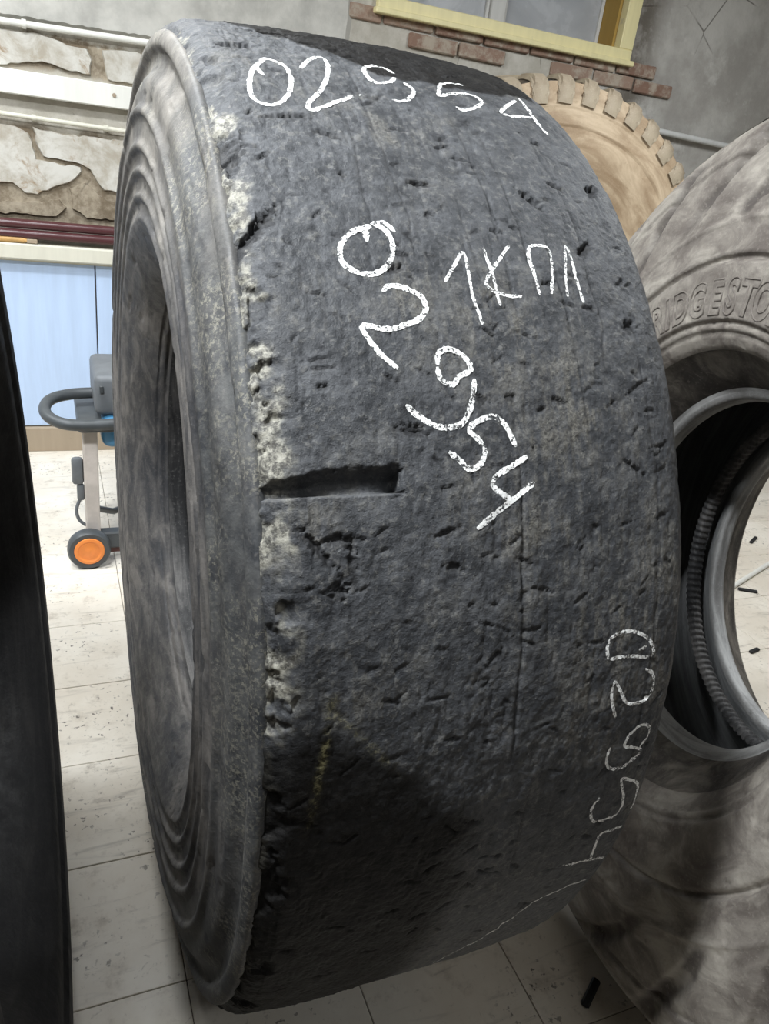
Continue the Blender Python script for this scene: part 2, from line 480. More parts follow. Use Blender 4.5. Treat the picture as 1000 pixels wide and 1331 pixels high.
# ------------------------------------------------------------------ tyre building
def resample(prof, step):
    """polyline profile -> dense points, gently rounded (Catmull-Rom)"""
    P = np.array(prof, float)
    out = []
    n = len(P)
    for i in range(n - 1):
        p0, p1, p2, p3 = P[max(i - 1, 0)], P[i], P[i + 1], P[min(i + 2, n - 1)]
        L = np.linalg.norm(p2 - p1); m = max(1, int(L / step))
        for k in range(m):
            t = k / m
            out.append(0.5 * (2 * p1 + (p2 - p0) * t + (2 * p0 - 5 * p1 + 4 * p2 - p3) * t * t + (3 * p1 - p0 - 3 * p2 + p3) * t ** 3))
    out.append(P[-1])
    return np.array(out)

def lathe(name, prof, th, mat, parent, disp=None, masks=None, closed=True, smooth=True):
    """prof (n,2) of (x, r); th angles; point = (x, -r cos, r sin). disp(X, S, TH) adds to the radius (or (dx, dr))."""
    n, m = len(prof), len(th)
    arc = np.concatenate([[0], np.cumsum(np.linalg.norm(np.diff(prof, axis=0), axis=1))])
    X = np.repeat(prof[:, 0][None], m, 0); Rr = np.repeat(prof[:, 1][None], m, 0)
    TH = np.repeat(np.array(th)[:, None], n, 1); AR = np.repeat(arc[None], m, 0)
    if disp is not None:
        d = disp(X, Rr, TH, AR)
        if isinstance(d, tuple): X2, R2 = X + d[0], Rr + d[1]
        else: X2, R2 = X, Rr + d
    else: X2, R2 = X, Rr
    co = np.stack([X2, -R2 * np.cos(TH), R2 * np.sin(TH)], -1).reshape(-1, 3)
    i = np.arange(m if closed else m - 1)[:, None]; j = np.arange(n - 1)[None]
    i2 = (i + 1) % m
    q = np.stack([i * n + j, i2 * n + j, i2 * n + j + 1, i * n + j + 1], -1).reshape(-1, 4)
    me = bpy.data.meshes.new(name)
    me.vertices.add(len(co)); me.vertices.foreach_set('co', co.astype(np.float32).ravel())
    me.loops.add(q.size); me.loops.foreach_set('vertex_index', q.astype(np.int32).ravel())
    me.polygons.add(len(q)); me.polygons.foreach_set('loop_start', np.arange(len(q), dtype=np.int32) * 4)
    me.update(calc_edges=True)
    if smooth: me.polygons.foreach_set('use_smooth', np.ones(len(q), bool))
    uv = me.uv_layers.new(name='UVMap')
    U = np.stack([AR, TH * 0.7], -1).reshape(-1, 2)
    uq = U[q].copy()
    wrap = (q[:, 1] < q[:, 0])
    if closed and wrap.any():
        uq[wrap, 1, 1] += 2 * math.pi * 0.7; uq[wrap, 2, 1] += 2 * math.pi * 0.7
    uv.data.foreach_set('uv', uq.astype(np.float32).ravel())
    if masks is not None:
        c = masks(X, Rr, TH, AR)
        a = me.color_attributes.new('mask', 'FLOAT_COLOR', 'POINT')
        a.data.foreach_set('color', np.stack(c, -1).reshape(-1, 4).astype(np.float32).ravel())
    me.validate()
    me.materials.append(mat)
    o = link(bpy.data.objects.new(name, me), parent)
    return o

def frame(center, psi, lean):
    ax = Vector((math.cos(psi) * math.cos(lean), math.sin(psi) * math.cos(lean), math.sin(lean)))
    e1 = Vector((-math.sin(psi), math.cos(psi), 0))
    e2 = ax.cross(e1)
    m = Matrix((ax, e1, e2)).transposed().to_4x4()
    m.translation = Vector(center)
    return m

# ------------------------------------------------------------------ rubber materials
def tread_mat():
    n = NT('worn_slick_rubber')
    uv = n.uv(); o = n.coord()
    mk = n.sep(n.attr('mask'), 'Color')
    f = n.noise(o, 3.4, 6, 0.65); g = n.noise(o, 24, 6, 0.7); h = n.noise(o, 260, 3, 0.7); h2 = n.noise(o, 90, 5, 0.75)
    st = n.noise(n.mapping(uv, (90, 9, 1)), 1.0, 5, 0.65)
    base = n.mix(n.ramp(g, 0.35, 0.68), (0.031, 0.033, 0.0365), (0.076, 0.079, 0.085))
    dust = n.mix(n.ramp(h, 0.4, 0.65), (0.070, 0.065, 0.055), (0.19, 0.178, 0.15))
    dm = n.math('MULTIPLY', n.ramp(f, 0.46, 0.66), n.ramp(n.math('ADD', g, n.math('MULTIPLY', st, 0.7)), 0.78, 0.98))
    base = n.mix(n.math('MULTIPLY', dm, 0.78), base, dust)
    base = n.mix(n.ramp(h2, 0.52, 0.66, 0, 0.62), base, (0.145, 0.142, 0.134))
    base = n.mix(n.ramp(h2, 0.46, 0.34, 0, 0.75), base, (0.018, 0.019, 0.022))
    base = n.mix(n.ramp(h, 0.64, 0.74, 0, 0.5), base, (0.20, 0.20, 0.19))
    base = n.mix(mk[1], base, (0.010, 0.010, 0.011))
    cream = n.mix(n.ramp(n.noise(o, 120, 4, 0.7), 0.40, 0.60), (0.075, 0.071, 0.062), (0.31, 0.298, 0.25))
    base = n.mix(mk[0], base, cream)
    base = n.mix(n.math('MULTIPLY', mk[2], 0.85), base, (0.009, 0.008, 0.007))  # stain and painted shade low down, darker strip at the crown
    al = n.attr('mask', 'Alpha')
    rim = n.mix(n.ramp(h, 0.42, 0.62), (0.03, 0.027, 0.014), (0.21, 0.19, 0.10))
    base = n.mix(al, base, rim)
    b1 = n.bump(g, 0.30, 0.006)
    b2 = n.bump(h2, 0.45, 0.004, b1)
    n.bump(h, 0.40, 0.002, b2)
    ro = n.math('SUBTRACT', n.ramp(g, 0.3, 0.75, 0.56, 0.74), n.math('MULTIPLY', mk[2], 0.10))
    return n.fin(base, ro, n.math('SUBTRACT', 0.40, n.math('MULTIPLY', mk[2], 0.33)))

def side_mat(name, dark, light, amount=(0.40, 0.70), rub=(0.02, 0.02, 0.021), cream=0.0, stretch=(45, 3, 1), lo=0.0):
    n = NT(name)
    uv = n.uv(); o = n.coord()
    st = n.noise(n.mapping(uv, stretch), 1.0, 6, 0.65, 0.8)
    f = n.noise(o, 4.2, 6, 0.65); g = n.noise(o, 30, 5, 0.7); h = n.noise(o, 150, 3, 0.6)
    dust = n.mix(n.ramp(st, 0.3, 0.7), dark, light)
    m = n.ramp(n.math('ADD', n.math('MULTIPLY', f, 0.62), n.math('MULTIPLY', st, 0.38)), amount[0], amount[1], lo, 1.0)
    c = n.mix(m, rub, dust)
    c = n.mix(n.ramp(g, 0.60, 0.75, 0, 0.6), c, rub)
    if cream == 0:
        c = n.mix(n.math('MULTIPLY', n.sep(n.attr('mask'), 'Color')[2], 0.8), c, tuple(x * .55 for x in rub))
    if cream > 0:
        mk = n.sep(n.attr('mask'), 'Color')
        c = n.mix(n.math('MULTIPLY', mk[0], 0.78), c, n.mix(n.ramp(g, .35, .65), (0.035, 0.038, 0.043), (0.10, 0.102, 0.10)))
        tan = n.mix(n.ramp(n.noise(o, 14, 6, 0.7), .35, .65), (0.080, 0.075, 0.068), (0.19, 0.175, 0.154))
        c = n.mix(n.math('MULTIPLY', mk[1], n.ramp(f, .25, .55, .45, 1.0)), c, tan)
        sp = n.math('MULTIPLY', n.ramp(n.noise(o, 170, 5, 0.8), 0.50, 0.60), n.ramp(n.noise(o, 9, 4), 0.42, 0.6))
        c = n.mix(n.math('MULTIPLY', sp, n.math('MULTIPLY', mk[0], cream)), c, (0.27, 0.255, 0.205))
    c = n.mix(n.ramp(h, 0.56, 0.70, 0, 0.28), c, light)
    b = n.bump(g, 0.25, 0.006); b2 = n.bump(st, 0.10, 0.004, b); n.bump(h, 0.30, 0.002, b2)
    return n.fin(c, n.ramp(g, 0.3, 0.7, 0.55, 0.75), 0.4)

MAT_TREAD = tread_mat()
MAT_SIDE = side_mat('dusty_sidewall', (0.075, 0.071, 0.068), (0.20, 0.185, 0.170), (0.38, 0.64), (0.040, 0.042, 0.048), 0.65, (30, 6, 1), 0.10)
MAT_LINER = side_mat('inner_liner', (0.08, 0.078, 0.078), (0.20, 0.19, 0.18), (0.4, 0.7), (0.018, 0.018, 0.019))
MAT_BLACKTYRE = side_mat('black_rubber', (0.016, 0.015, 0.015), (0.045, 0.042, 0.040), (0.40, 0.75), (0.012, 0.012, 0.013))
MAT_DUSTY = side_mat('grey_dusty_rubber', (0.15, 0.132, 0.115), (0.37, 0.34, 0.295), (0.36, 0.62), (0.095, 0.078, 0.070), 0, (16, 7, 1), 0.35)
MAT_DUSTYTREAD = side_mat('dark_dusty_tread', (0.08, 0.068, 0.055), (0.26, 0.235, 0.20), (0.40, 0.66), (0.035, 0.03, 0.027), 0, (12, 6, 1))
MAT_BEADGREY = side_mat('grey_bead_rubber', (0.26, 0.26, 0.255), (0.46, 0.46, 0.45), (0.3, 0.6), (0.17, 0.165, 0.16))
MAT_DARKLINER = side_mat('dark_liner', (0.25, 0.255, 0.26), (0.42, 0.43, 0.43), (0.30, 0.6), (0.16, 0.16, 0.16))
MAT_TAN = side_mat('tan_dusty_rubber', (0.36, 0.26, 0.165), (0.58, 0.46, 0.32), (0.34, 0.6), (0.24, 0.16, 0.09), 0, (14, 3, 1), 0.4)
MAT_TANLUG = side_mat('tan_dusty_lug', (0.42, 0.35, 0.25), (0.58, 0.51, 0.39), (0.3, 0.6), (0.16, 0.11, 0.07), 0, (14, 9, 1), 0.3)

def chalk_mat():
    n = NT('white_chalk')
    o = n.coord()
    h = n.noise(o, 330, 3, 0.7); g = n.noise(o, 60, 3)
    tr = n.node('ShaderNodeBsdfTransparent')
    mx = n.node('ShaderNodeMixShader')
    n.set(mx.inputs[0], n.ramp(n.math('ADD', h, n.math('MULTIPLY', g, 0.4)), 0.58, 0.72, 0.0, 1.0))
    n.t.links.new(tr.outputs[0], mx.inputs[1]); n.t.links.new(n.b.outputs[0], mx.inputs[2])
    n.t.links.new(mx.outputs[0], n.out.inputs[0])
    return n.fin((0.86, 0.86, 0.84), 0.9, 0.1)
MAT_CHALK = chalk_mat()

# ================================================================== 1. the worn slick tyre
main = empty('tire', mat=frame((0.399, 1.295, 0.796), 0.0, 0.0))
tag(main, 'huge worn slick black tyre with white chalk numbers across its tread, nearest', 'tyre', 'big tyres standing in the workshop')

TREAD_P = [(-.238, .769), (-.230, .777), (-.218, .783), (-.20, .787), (-.1, .794), (0, .796), (.1, .796), (.18, .793), (.225, .788), (.25, .774), (.266, .742), (.272, .69)]
tp = np.array(TREAD_P)
def tread_r(x): return np.interp(x, tp[:, 0], tp[:, 1])
dense = resample(TREAD_P, 0.0019)
D = math.pi / 180
SLOT = dict(t0=27.45 * D, x1=-0.104)
fine = np.arange(-62, 104, 0.138)
th_main = np.concatenate([np.arange(-110, -62, 1.2), fine, np.arange(104, 250, 1.5)]) * D

def slot_top(x):
    return (28.55 + 0.85 * np.clip((x + 0.238) / 0.08, 0, 1)) * D

GOUGES = [  # x, theta deg, length, width, depth, angle (0 = along the axis)
 (-.0303, 51.9, .020, .005, .006, .1), (.1056, 51.4, .022, .009, .008, -.7), (.150, 53.5, .016, .006, .006, -.4), (.2094, 54.1, .016, .010, .009, .9),
 (-.083, 43.7, .012, .006, .005, .3), (-.2257, 45.8, .050, .010, .008, .75), (-.21, 47.2, .035, .009, .007, .8), (-.234, 54.2, .030, .026, .013, 1.2),
 (-.19, 24.0, .040, .006, .006, -.9), (-.165, 24.4, .022, .007, .006, .0), (-.155, 22.6, .006, .030, .005, 0), (-.06, 24.5, .016, .005, .005, .4),
 (-.055, 22.0, .014, .006, .005, -.2), (-.170, 21.0, .012, .010, .005, 0), (.02, 56.8, .014, .004, .005, .2), (.16, 47.0, .020, .008, .007, .8),
 (.195, 40.0, .012, .010, .006, .4), (.19, 35.0, .024, .004, .004, .5), (.215, 30.0, .022, .004, .004, .7), (-.15, 58.5, .03, .008, .005, .2),
 (-.12, 56.5, .022, .006, .005, -.4), (-.125, 76.0, .05, .006, .006, .1), (-.045, 62.7, .012, .005, .004, 0), (.155, 59.2, .014, .008, .006, -.5),
 (-.185, 70.0, .03, .012, .006, .3), (.205, 24.5, .012, .006, .005, .2), (.17, 28.5, .018, .004, .005, -.5), (.02, 34.0, .010, .005, .004, 0), (-.09, 31.5, .024, .005, .004, -.3)]
rg = np.random.RandomState(11)
for _ in range(330):
    GOUGES.append((rg.uniform(-.21, .225), rg.uniform(-20, 78), rg.uniform(.004, .016), rg.uniform(.0015, .0045), rg.uniform(.0012, .0045), rg.uniform(-.8, .8)))
CRACKS = [(.0235, 6, 30, .0010, .004), (.045, 40, 62, .0009, .0025), (.075, 44, 60, .0009, .002), (.01, 42, 52, .0008, .002), (-.10, 46, 58, .0009, .002), (.20, 2, 38, .0008, .0025),
          (-.02, 12, 22, .0009, .002), (.11, 30, 50, .0008, .002), (.15, 36, 60, .0008, .002), (-.06, 44, 66, .0008, .002), (.06, -8, 4, .001, .002)]

def main_disp(X, Rr, TH, AR):
    S = TH * 0.79
    d = (fbm(X * 7, S * 5, 1, 4) - 0.5) * 0.007 + (fbm(X * 55, S * 40, 5, 3) - 0.5) * 0.0030 + (fbm(X * 260, S * 200, 9, 3) - 0.5) * 0.0018
    # scuffs along the running direction
    d += -0.0008 * sstep(.62, .75, fbm(X * 120, S * 22, 21, 3))
    gm = np.zeros_like(d)
    for (gx, gt, gl, gw, gd, ga) in GOUGES:
        R0 = max(gl, gw) * 1.6
        ii = np.where(np.abs(S[:, 0] - gt * D * 0.79) < R0)[0]; jj = np.where(np.abs(X[0] - gx) < R0)[0]
        if len(ii) == 0 or len(jj) == 0: continue
        sl = (slice(ii[0], ii[-1] + 1), slice(jj[0], jj[-1] + 1))
        dx = X[sl] - gx; ds = S[sl] - gt * D * 0.79
        a = dx * math.cos(ga) + ds * math.sin(ga); b = -dx * math.sin(ga) + ds * math.cos(ga)
        wob = (fbm(X[sl] * 300, S[sl] * 300, 3, 2) - .5) * 1.1
        e = np.sqrt((a / gl) ** 2 + (b / gw) ** 2) + wob
        k = sstep(1.0, 0.45, e)
        lip = np.clip(0.5 + b / gw, 0.25, 1.0)          # one steep lip, one shallow
        d[sl] -= gd * k * lip
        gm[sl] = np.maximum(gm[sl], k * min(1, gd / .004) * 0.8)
    for (cx, t0, t1, cw, cdp) in CRACKS:
        path = cx + (fbm(S * 9, S * 0 + cx * 50, 31, 4) - .5) * .022
        k = np.exp(-((X - path) / cw / 1.6) ** 2) * sstep(t0 * D, (t0 + 2) * D, TH) * sstep(t1 * D, (t1 - 2) * D, TH)
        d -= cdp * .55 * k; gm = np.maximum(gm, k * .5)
    # chewed left edge
    e = X + 0.238
    cw = 0.006 + 0.030 * sstep(.45, .72, fbm(S * 26, S * 0 + 4, 41, 4))
    ch = sstep(cw, cw * .55, e) * sstep(.42, .55, fbm(X * 60, S * 40, 43, 3))
    d -= 0.0065 * ch
    d -= 0.0030 * sstep(.035, .0, e) * fbm(X * 180, S * 150, 47, 3)
    # the moulded wear slot
    top = slot_top(X) + (fbm(X * 90, S * 0 + 1, 51, 3) - .5) * .006
    inn = (TH > SLOT['t0'] + (fbm(X * 60, S * 0, 53, 2) - .5) * .0012) & (TH < top) & (X < SLOT['x1'] + (fbm(S * 200, S * 0, 55, 2) - .5) * .004)
    q = np.clip((TH - SLOT['t0']) / (top - SLOT['t0']), 0, 1)
    prof = -0.014 * (1 - 0.8 * sstep(.42, 1.0, q)) * (1 + .5 * sstep(-.125, -.104, X)) + (fbm(X * 120, S * 120, 57, 3) - .5) * .004 * sstep(.40, .55, q)
    d = np.where(inn, prof, d)
    # seam at the back
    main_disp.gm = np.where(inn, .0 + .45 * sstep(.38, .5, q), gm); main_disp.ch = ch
    return d

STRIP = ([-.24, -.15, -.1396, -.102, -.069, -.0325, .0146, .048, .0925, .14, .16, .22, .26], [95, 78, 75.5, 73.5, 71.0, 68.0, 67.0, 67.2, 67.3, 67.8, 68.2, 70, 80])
def main_mask(X, Rr, TH, AR):
    S = TH * 0.79
    e = X + 0.238
    td = TH / D
    wid = 0.016 * sstep(2, 20, td) * sstep(42, 34, td) + 0.010 * sstep(-2, 10, td) * sstep(60, 50, td) + 0.005 * sstep(66, 56, td) + 0.0008
    wid = wid * (0.45 + 1.1 * fbm(S * 14, S * 0, 61, 3))
    cm = sstep(wid, wid * 0.55, e + (fbm(X * 70, S * 70, 63, 3) - .5) * .022) * sstep(.36, .58, fbm(X * 45, S * 45, 65, 4))
    for (bx, bt, br) in [(-.226, 57.6, .022), (-.228, 50.3, .020), (-.219, 30.4, .020), (-.224, 25.0, .018), (-.222, 33.0, .016)]:
        rr = np.sqrt((X - bx) ** 2 + (S - bt * D * .79) ** 2) + (fbm(X * 90, S * 90, 67, 3) - .5) * .022
        cm = np.maximum(cm, sstep(br, br * .5, rr) * .9)
    cm = cm * (1 - sstep(0.2, .6, main_disp.gm))
    # oil stain with a dried rim, darkened to paint in the shade there
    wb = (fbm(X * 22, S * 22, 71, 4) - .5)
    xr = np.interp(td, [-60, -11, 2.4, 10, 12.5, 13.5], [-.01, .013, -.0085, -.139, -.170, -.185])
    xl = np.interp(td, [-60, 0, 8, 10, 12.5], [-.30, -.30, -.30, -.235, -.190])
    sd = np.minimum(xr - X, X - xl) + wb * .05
    dark_mask = sstep(-.020, .045, sd) * sstep(13.0, 11.5, td + wb * 5)
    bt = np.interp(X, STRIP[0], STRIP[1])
    dark_mask = np.maximum(dark_mask, sstep(-.3, .5, td + wb * 2.5 - bt))  # plus a darker strip across the crown
    rim = np.exp(-((X - (-.178 - (12.5 - td) * .0018)) / .004) ** 2) * sstep(2, 6, td) * sstep(13.5, 12.3, td + wb * 4) * .8
    rim = np.maximum(rim, np.exp(-((X - (-.176 + (12.6 - td) * .013)) / .006) ** 2) * sstep(6, 9, td) * sstep(13.2, 12.4, td) * .45)
    rim = rim * sstep(.25, .6, fbm(X * 140, S * 140, 73, 3))
    return [np.clip(cm, 0, 1), np.clip(main_disp.gm, 0, 1), dark_mask, np.clip(rim, 0, 1)]

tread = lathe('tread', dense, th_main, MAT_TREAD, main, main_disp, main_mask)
_tco = np.empty(len(tread.data.vertices) * 3, np.float32); tread.data.vertices.foreach_get('co', _tco)
_tco = _tco.reshape(len(th_main), len(dense), 3)
_trad = np.hypot(_tco[..., 1], _tco[..., 2])
def surf_r(x, t):
    i = int(np.clip(np.searchsorted(th_main, t), 1, len(th_main) - 1)); j = int(np.clip(np.searchsorted(dense[:, 0], x), 1, len(dense) - 1))
    return float(_trad[max(i - 1, 0):i + 1, max(j - 1, 0):j + 1].max())

LEFT_P = [(-.215, .752), (-.232, .766), (-.240, .768), (-.2455, .760), (-.2475, .752), (-.2455, .746), (-.2395, .740), (-.2400, .728), (-.2450, .718), (-.2545, .706), (-.2580, .694), (-.2600, .676), (-.2665, .6675), (-.2655, .660), (-.2615, .655),
          (-.262, .63), (-.2670, .620), (-.2655, .613), (-.2605, .608), (-.2600, .592), (-.2650, .586), (-.2630, .579), (-.2585, .574), (-.2585, .556), (-.2630, .549), (-.2610, .542), (-.2570, .537),
          (-.2585, .522), (-.2610, .515), (-.2580, .507), (-.250, .492), (-.236, .468), (-.219, .446), (-.203, .430), (-.193, .4215), (-.190, .4225), (-.184, .4150), (-.178, .4130), (-.175, .4145), (-.168, .4070)]
BEAD_P = [(-.168, .4070), (-.160, .4040), (-.150, .4030), (-.138, .4000), (-.131, .4010), (-.126, .4060), (-.128, .416)]
LINER_P = [(-.128, .416), (-.160, .455), (-.195, .52), (-.215, .60), (-.205, .67), (-.17, .715), (-.10, .735), (0, .742), (.10, .735), (.17, .715), (.205, .67), (.215, .60), (.195, .52), (.160, .455), (.128, .416)]
def side_disp(seed, amp=1.0):
    def f(X, Rr, TH, AR):
        S = TH * .65
        # periodic in angle: noise on the circle
        cx, cy = np.cos(TH), np.sin(TH)
        d = (fbm(AR * 9 + cx * 3, cy * 3 + 7, seed, 3) - .5) * .004 + (fbm(AR * 60, S * 25, seed + 3, 3) - .5) * .0018
        gg = sstep(.70, .78, fbm(AR * 80, S * 30, seed + 9, 3)) * .0025
        n = np.array([-1.0, 0.0])
        return ((-d + gg) * amp * np.sign(-X), d * 0.4 * amp)
    return f
th_side = np.linspace(0, 2 * math.pi, 420, endpoint=False)
th_lo = np.linspace(0, 2 * math.pi, 160, endpoint=False)
def side_mask(X, Rr, TH, AR):
    a = sstep(.625, .70, Rr + (fbm(np.cos(TH) * 5 + AR * 9, np.sin(TH) * 5, 81, 4) - .5) * .10)
    t = sstep(.66, 1.0, np.sin(TH) + (fbm(np.cos(TH) * 6, np.sin(TH) * 6 + AR * 9, 83, 4) - .5) * .5) * sstep(.50, .56, Rr)
    return [a, t, a * 0, a * 0]
def mirror(p): return [(-x, r) for x, r in p]
lathe('sidewall', resample(LEFT_P, .003), th_side, MAT_SIDE, main, side_disp(3), side_mask)
lathe('bead', resample(BEAD_P, .003), th_side, MAT_LINER, main)
lathe('inner_liner', resample(LINER_P, .012), th_lo, MAT_LINER, main)
lathe('sidewall', resample([(.272, .69)] + mirror(LEFT_P[6:][:0]) + [(.274, .66), (.268, .60), (.262, .53), (.250, .492), (.219, .446), (.193, .4215), (.168, .4070)], .012), th_lo, MAT_SIDE, main, None, side_mask)
lathe('bead', resample(mirror(BEAD_P), .004), th_lo, MAT_SIDE, main, None, side_mask)

# chalk writing: strokes as (x across the tread, angle round the tyre in degrees)
CHALK = {
'top': (.0054, [[(-0.162,67.22),(-0.178,65.14),(-0.1883,62.65),(-0.1894,60.56),(-0.1792,59.71),(-0.1635,60.06),(-0.1478,61.73),(-0.1382,64.12),(-0.1382,66.24),(-0.1474,67.28),(-0.1583,67.59),(-0.168,66.37)],[(-0.1671,66.67),(-0.1737,65.39),(-0.1679,64.09)],[(-0.1204,66.26),(-0.1043,68.3),(-0.0864,69.32),(-0.0825,68.05),(-0.0925,65.26),(-0.1099,62.55),(-0.1294,60.47),(-0.1294,59.62),(-0.1152,60.07),(-0.0928,61.26),(-0.0708,62.52)],[(-0.0606,63.17),(-0.0584,62.98)],[(0.004,68.15),(-0.0033,69.25),(-0.0175,69.49),(-0.0345,68.36),(-0.0379,66.56),(-0.0283,65.6),(-0.0119,65.98),(0.0011,67.27)],[(0.0076,66.29),(0.0157,65.4),(0.01,64.17),(-0.0083,62.74),(-0.0221,62.92)],[(0.1048,68.91),(0.0879,68.9),(0.0679,67.99),(0.0523,65.62),(0.0502,64.85),(0.0767,66.25),(0.1044,66.51),(0.1123,65.55),(0.0973,64.08),(0.0755,63.03),(0.0625,63.31)],[(0.1799,67.99),(0.1564,66.23),(0.1328,64.19),(0.1352,63.68),(0.1579,64.03),(0.1824,64.54)],[(0.1901,68.92),(0.1874,65.82),(0.1835,63.06),(0.1874,61.44)]]),
'middle': (.0056, [[(-0.1006,47.21),(-0.1159,46.88),(-0.1324,45.91),(-0.1384,44.72),(-0.1351,43.78),(-0.1223,43.19),(-0.1058,43.23),(-0.092,43.92),(-0.083,45.11),(-0.0823,46.31),(-0.0885,47.1),(-0.0976,47.43),(-0.0848,47.53),(-0.0744,46.78)],[(-0.107,46.98),(-0.1079,45.87)],[(-0.102,41.82),(-0.0936,42.3),(-0.0791,42.21),(-0.0634,41.6),(-0.0591,40.7),(-0.0676,39.78),(-0.0862,39.2),(-0.1059,38.92),(-0.1284,39.16),(-0.1236,38.13),(-0.112,36.95),(-0.0975,35.96)],[(-0.0568,36.33),(-0.0535,37.19),(-0.0429,37.48),(-0.0309,37.22),(-0.0221,36.54),(-0.0218,35.92),(-0.0344,35.5),(-0.0432,34.89),(-0.0549,35.32),(-0.0572,36.16)],[(-0.0185,35.33),(-0.0219,34.14),(-0.0292,32.81),(-0.0406,32.0),(-0.0608,31.86),(-0.0792,32.52),(-0.0946,33.5)],[(0.0201,30.36),(0.0128,31.6),(0.0012,32.52),(-0.0147,32.4),(-0.0311,31.66),(-0.0219,30.99),(-0.0154,30.15),(-0.0218,29.18),(-0.0349,28.89),(-0.0441,29.56),(-0.0548,30.16)],[(-0.0399,28.96),(-0.0249,28.86)],[(0.0328,29.66),(0.0171,29.09),(-0.0048,28.32),(-0.0084,27.51),(0.0119,26.52)],[(0.0384,27.77),(0.0203,26.93),(-0.0074,25.71),(-0.0302,24.66)]]),
'letters': (.0036, [[(-0.032,42.85),(-0.0172,44.28),(-0.0027,45.55),(-0.003,43.75),(-0.0035,41.82),(0.0006,39.42)],[(0.0225,46.15),(0.0244,44.1),(0.0267,41.0)],[(0.0554,46.46),(0.0408,45.3),(0.0148,42.86),(0.0354,42.03),(0.0565,41.96)],[(0.0785,42.18),(0.0774,43.99),(0.0793,46.32),(0.0957,46.73),(0.1074,46.31),(0.1016,44.13),(0.0939,42.37)],[(0.1147,42.25),(0.1194,44.26),(0.1306,46.87),(0.1338,46.63),(0.1334,44.35),(0.1344,41.74)]]),
'right': (.0040, [[(0.1345,13.71),(0.1316,14.63),(0.1385,15.49),(0.1585,15.74),(0.1773,15.38),(0.1936,14.65),(0.2018,13.57),(0.1938,13.18),(0.1663,13.59),(0.1367,13.69)],[(0.1785,14.01),(0.1919,14.17)],[(0.1925,12.15),(0.2053,11.54),(0.2093,10.45),(0.201,9.39),(0.1809,9.23),(0.1682,9.6),(0.1558,10.92),(0.1472,11.68),(0.1458,10.2),(0.1581,8.18)],[(0.2075,4.55),(0.2175,5.34),(0.2163,6.34),(0.2039,6.89),(0.1897,6.52),(0.1821,5.73),(0.1821,5.08),(0.1961,4.79)],[(0.1847,5.03),(0.212,4.11),(0.2021,3.32),(0.1828,2.91),(0.1646,3.26),(0.1567,4.4),(0.159,5.55)],[(0.2314,-3.33),(0.2333,-2.0),(0.2249,0.07),(0.2005,1.25),(0.1904,1.42),(0.2047,-0.73),(0.2069,-2.77),(0.1848,-3.12),(0.1654,-2.73),(0.1554,-1.01),(0.1619,0.27)],[(0.2292,-5.6),(0.2092,-5.19),(0.1905,-5.22),(0.1898,-6.55),(0.1943,-9.19)],[(0.2260,-10.1),(0.1934,-9.05),(0.1481,-8.55)]]),
'slash': (.0026, [[(0.2150,-13.4),(0.1783,-13.29),(0.1284,-15.35),(0.0992,-19.26),(0.060,-23.5),(0.040,-26.5)]]),
}
CHALK_LABEL = {'top': 'chalk number 02954 across the top of the tread', 'middle': 'chalk number 02954 running diagonally down the tread',
               'letters': 'thin chalk letters beside the diagonal number', 'right': 'chalk number 02954 down the right shoulder', 'slash': 'thin curved chalk line low on the right'}
for key, (wd, strokes) in CHALK.items():
    V, F = [], []
    rr = random.Random(key)
    for st in strokes:
        pts = smooth_path([(x, t * D * .79, 0) for x, t in st], 10)
        P = [pts[0]]
        acc = []
        for p in pts[1:]:
            while (p - P[-1]).length > 0.002: P.append(P[-1] + (p - P[-1]).normalized() * 0.002)
        if len(P) < 2: P.append(P[0] + Vector((0.003, 0, 0)))
        base = len(V)
        for i, p in enumerate(P):
            t = (P[min(i + 2, len(P) - 1)] - P[max(i - 2, 0)]).normalized()
            nrm = Vector((-t.y, t.x, 0))
            hw = wd * .5 * (0.80 + 0.4 * rr.random()); endk = min(1, .5 + i * .25, .5 + (len(P) - 1 - i) * .25)
            for c in (-1, -.33, .33, 1):
                q = p + nrm * (hw * c * endk + rr.uniform(-.0003, .0003))
                tt = q.y / .79
                r = surf_r(q.x, tt) + .0004
                V.append((q.x, -r * math.cos(tt), r * math.sin(tt)))
        for i in range(len(P) - 1):
            for c in range(3):
                a = base + i * 4 + c
                F.append((a, a + 1, a + 5, a + 4))
    o = mesh_obj('chalk_writing', V, F, MAT_CHALK, main, True)
    tag(o, CHALK_LABEL[key])

# ================================================================== 2. dark tyre at the left edge
LW = 0.27
mleft = frame((-0.322, 0.93, 0.800), 0.0, 0.045)
left = empty('tire', mat=mleft)
tag(left, 'black tyre in deep shade cut off by the left edge of the view', 'tyre', 'big tyres standing in the workshop')
LT = [(-.245, .765), (-.22, .785), (-.1, .797), (0, .799), (.1, .797), (.22, .785), (.245, .765)]
def lug_disp(n, depth, duty=.5, xm=.05):
    def f(X, Rr, TH, AR):
        k = ((TH * n / (2 * math.pi) + np.abs(X) * .6) % 1.0)
        m = sstep(.0, .06, k) * sstep(duty + .06, duty, k)
        return -depth * (1 - m) * sstep(xm, xm + .02, np.abs(X))
    return f
lathe('tread', resample(LT, .008), np.linspace(0, 2 * math.pi, 720, endpoint=False), MAT_BLACKTYRE, left, lug_disp(36, .006, .8))
LS = [(.245, .765), (.258, .73), (.262, .705), (.2575, .698), (.264, .66), (.27, .60), (.268, .56), (.262, .552), (.258, .50), (.225, .45), (.19, .42), (.16, .405), (.13, .402)]
lathe('sidewall', resample(LS, .006), np.linspace(0, 2 * math.pi, 360, endpoint=False), MAT_BLACKTYRE, left)
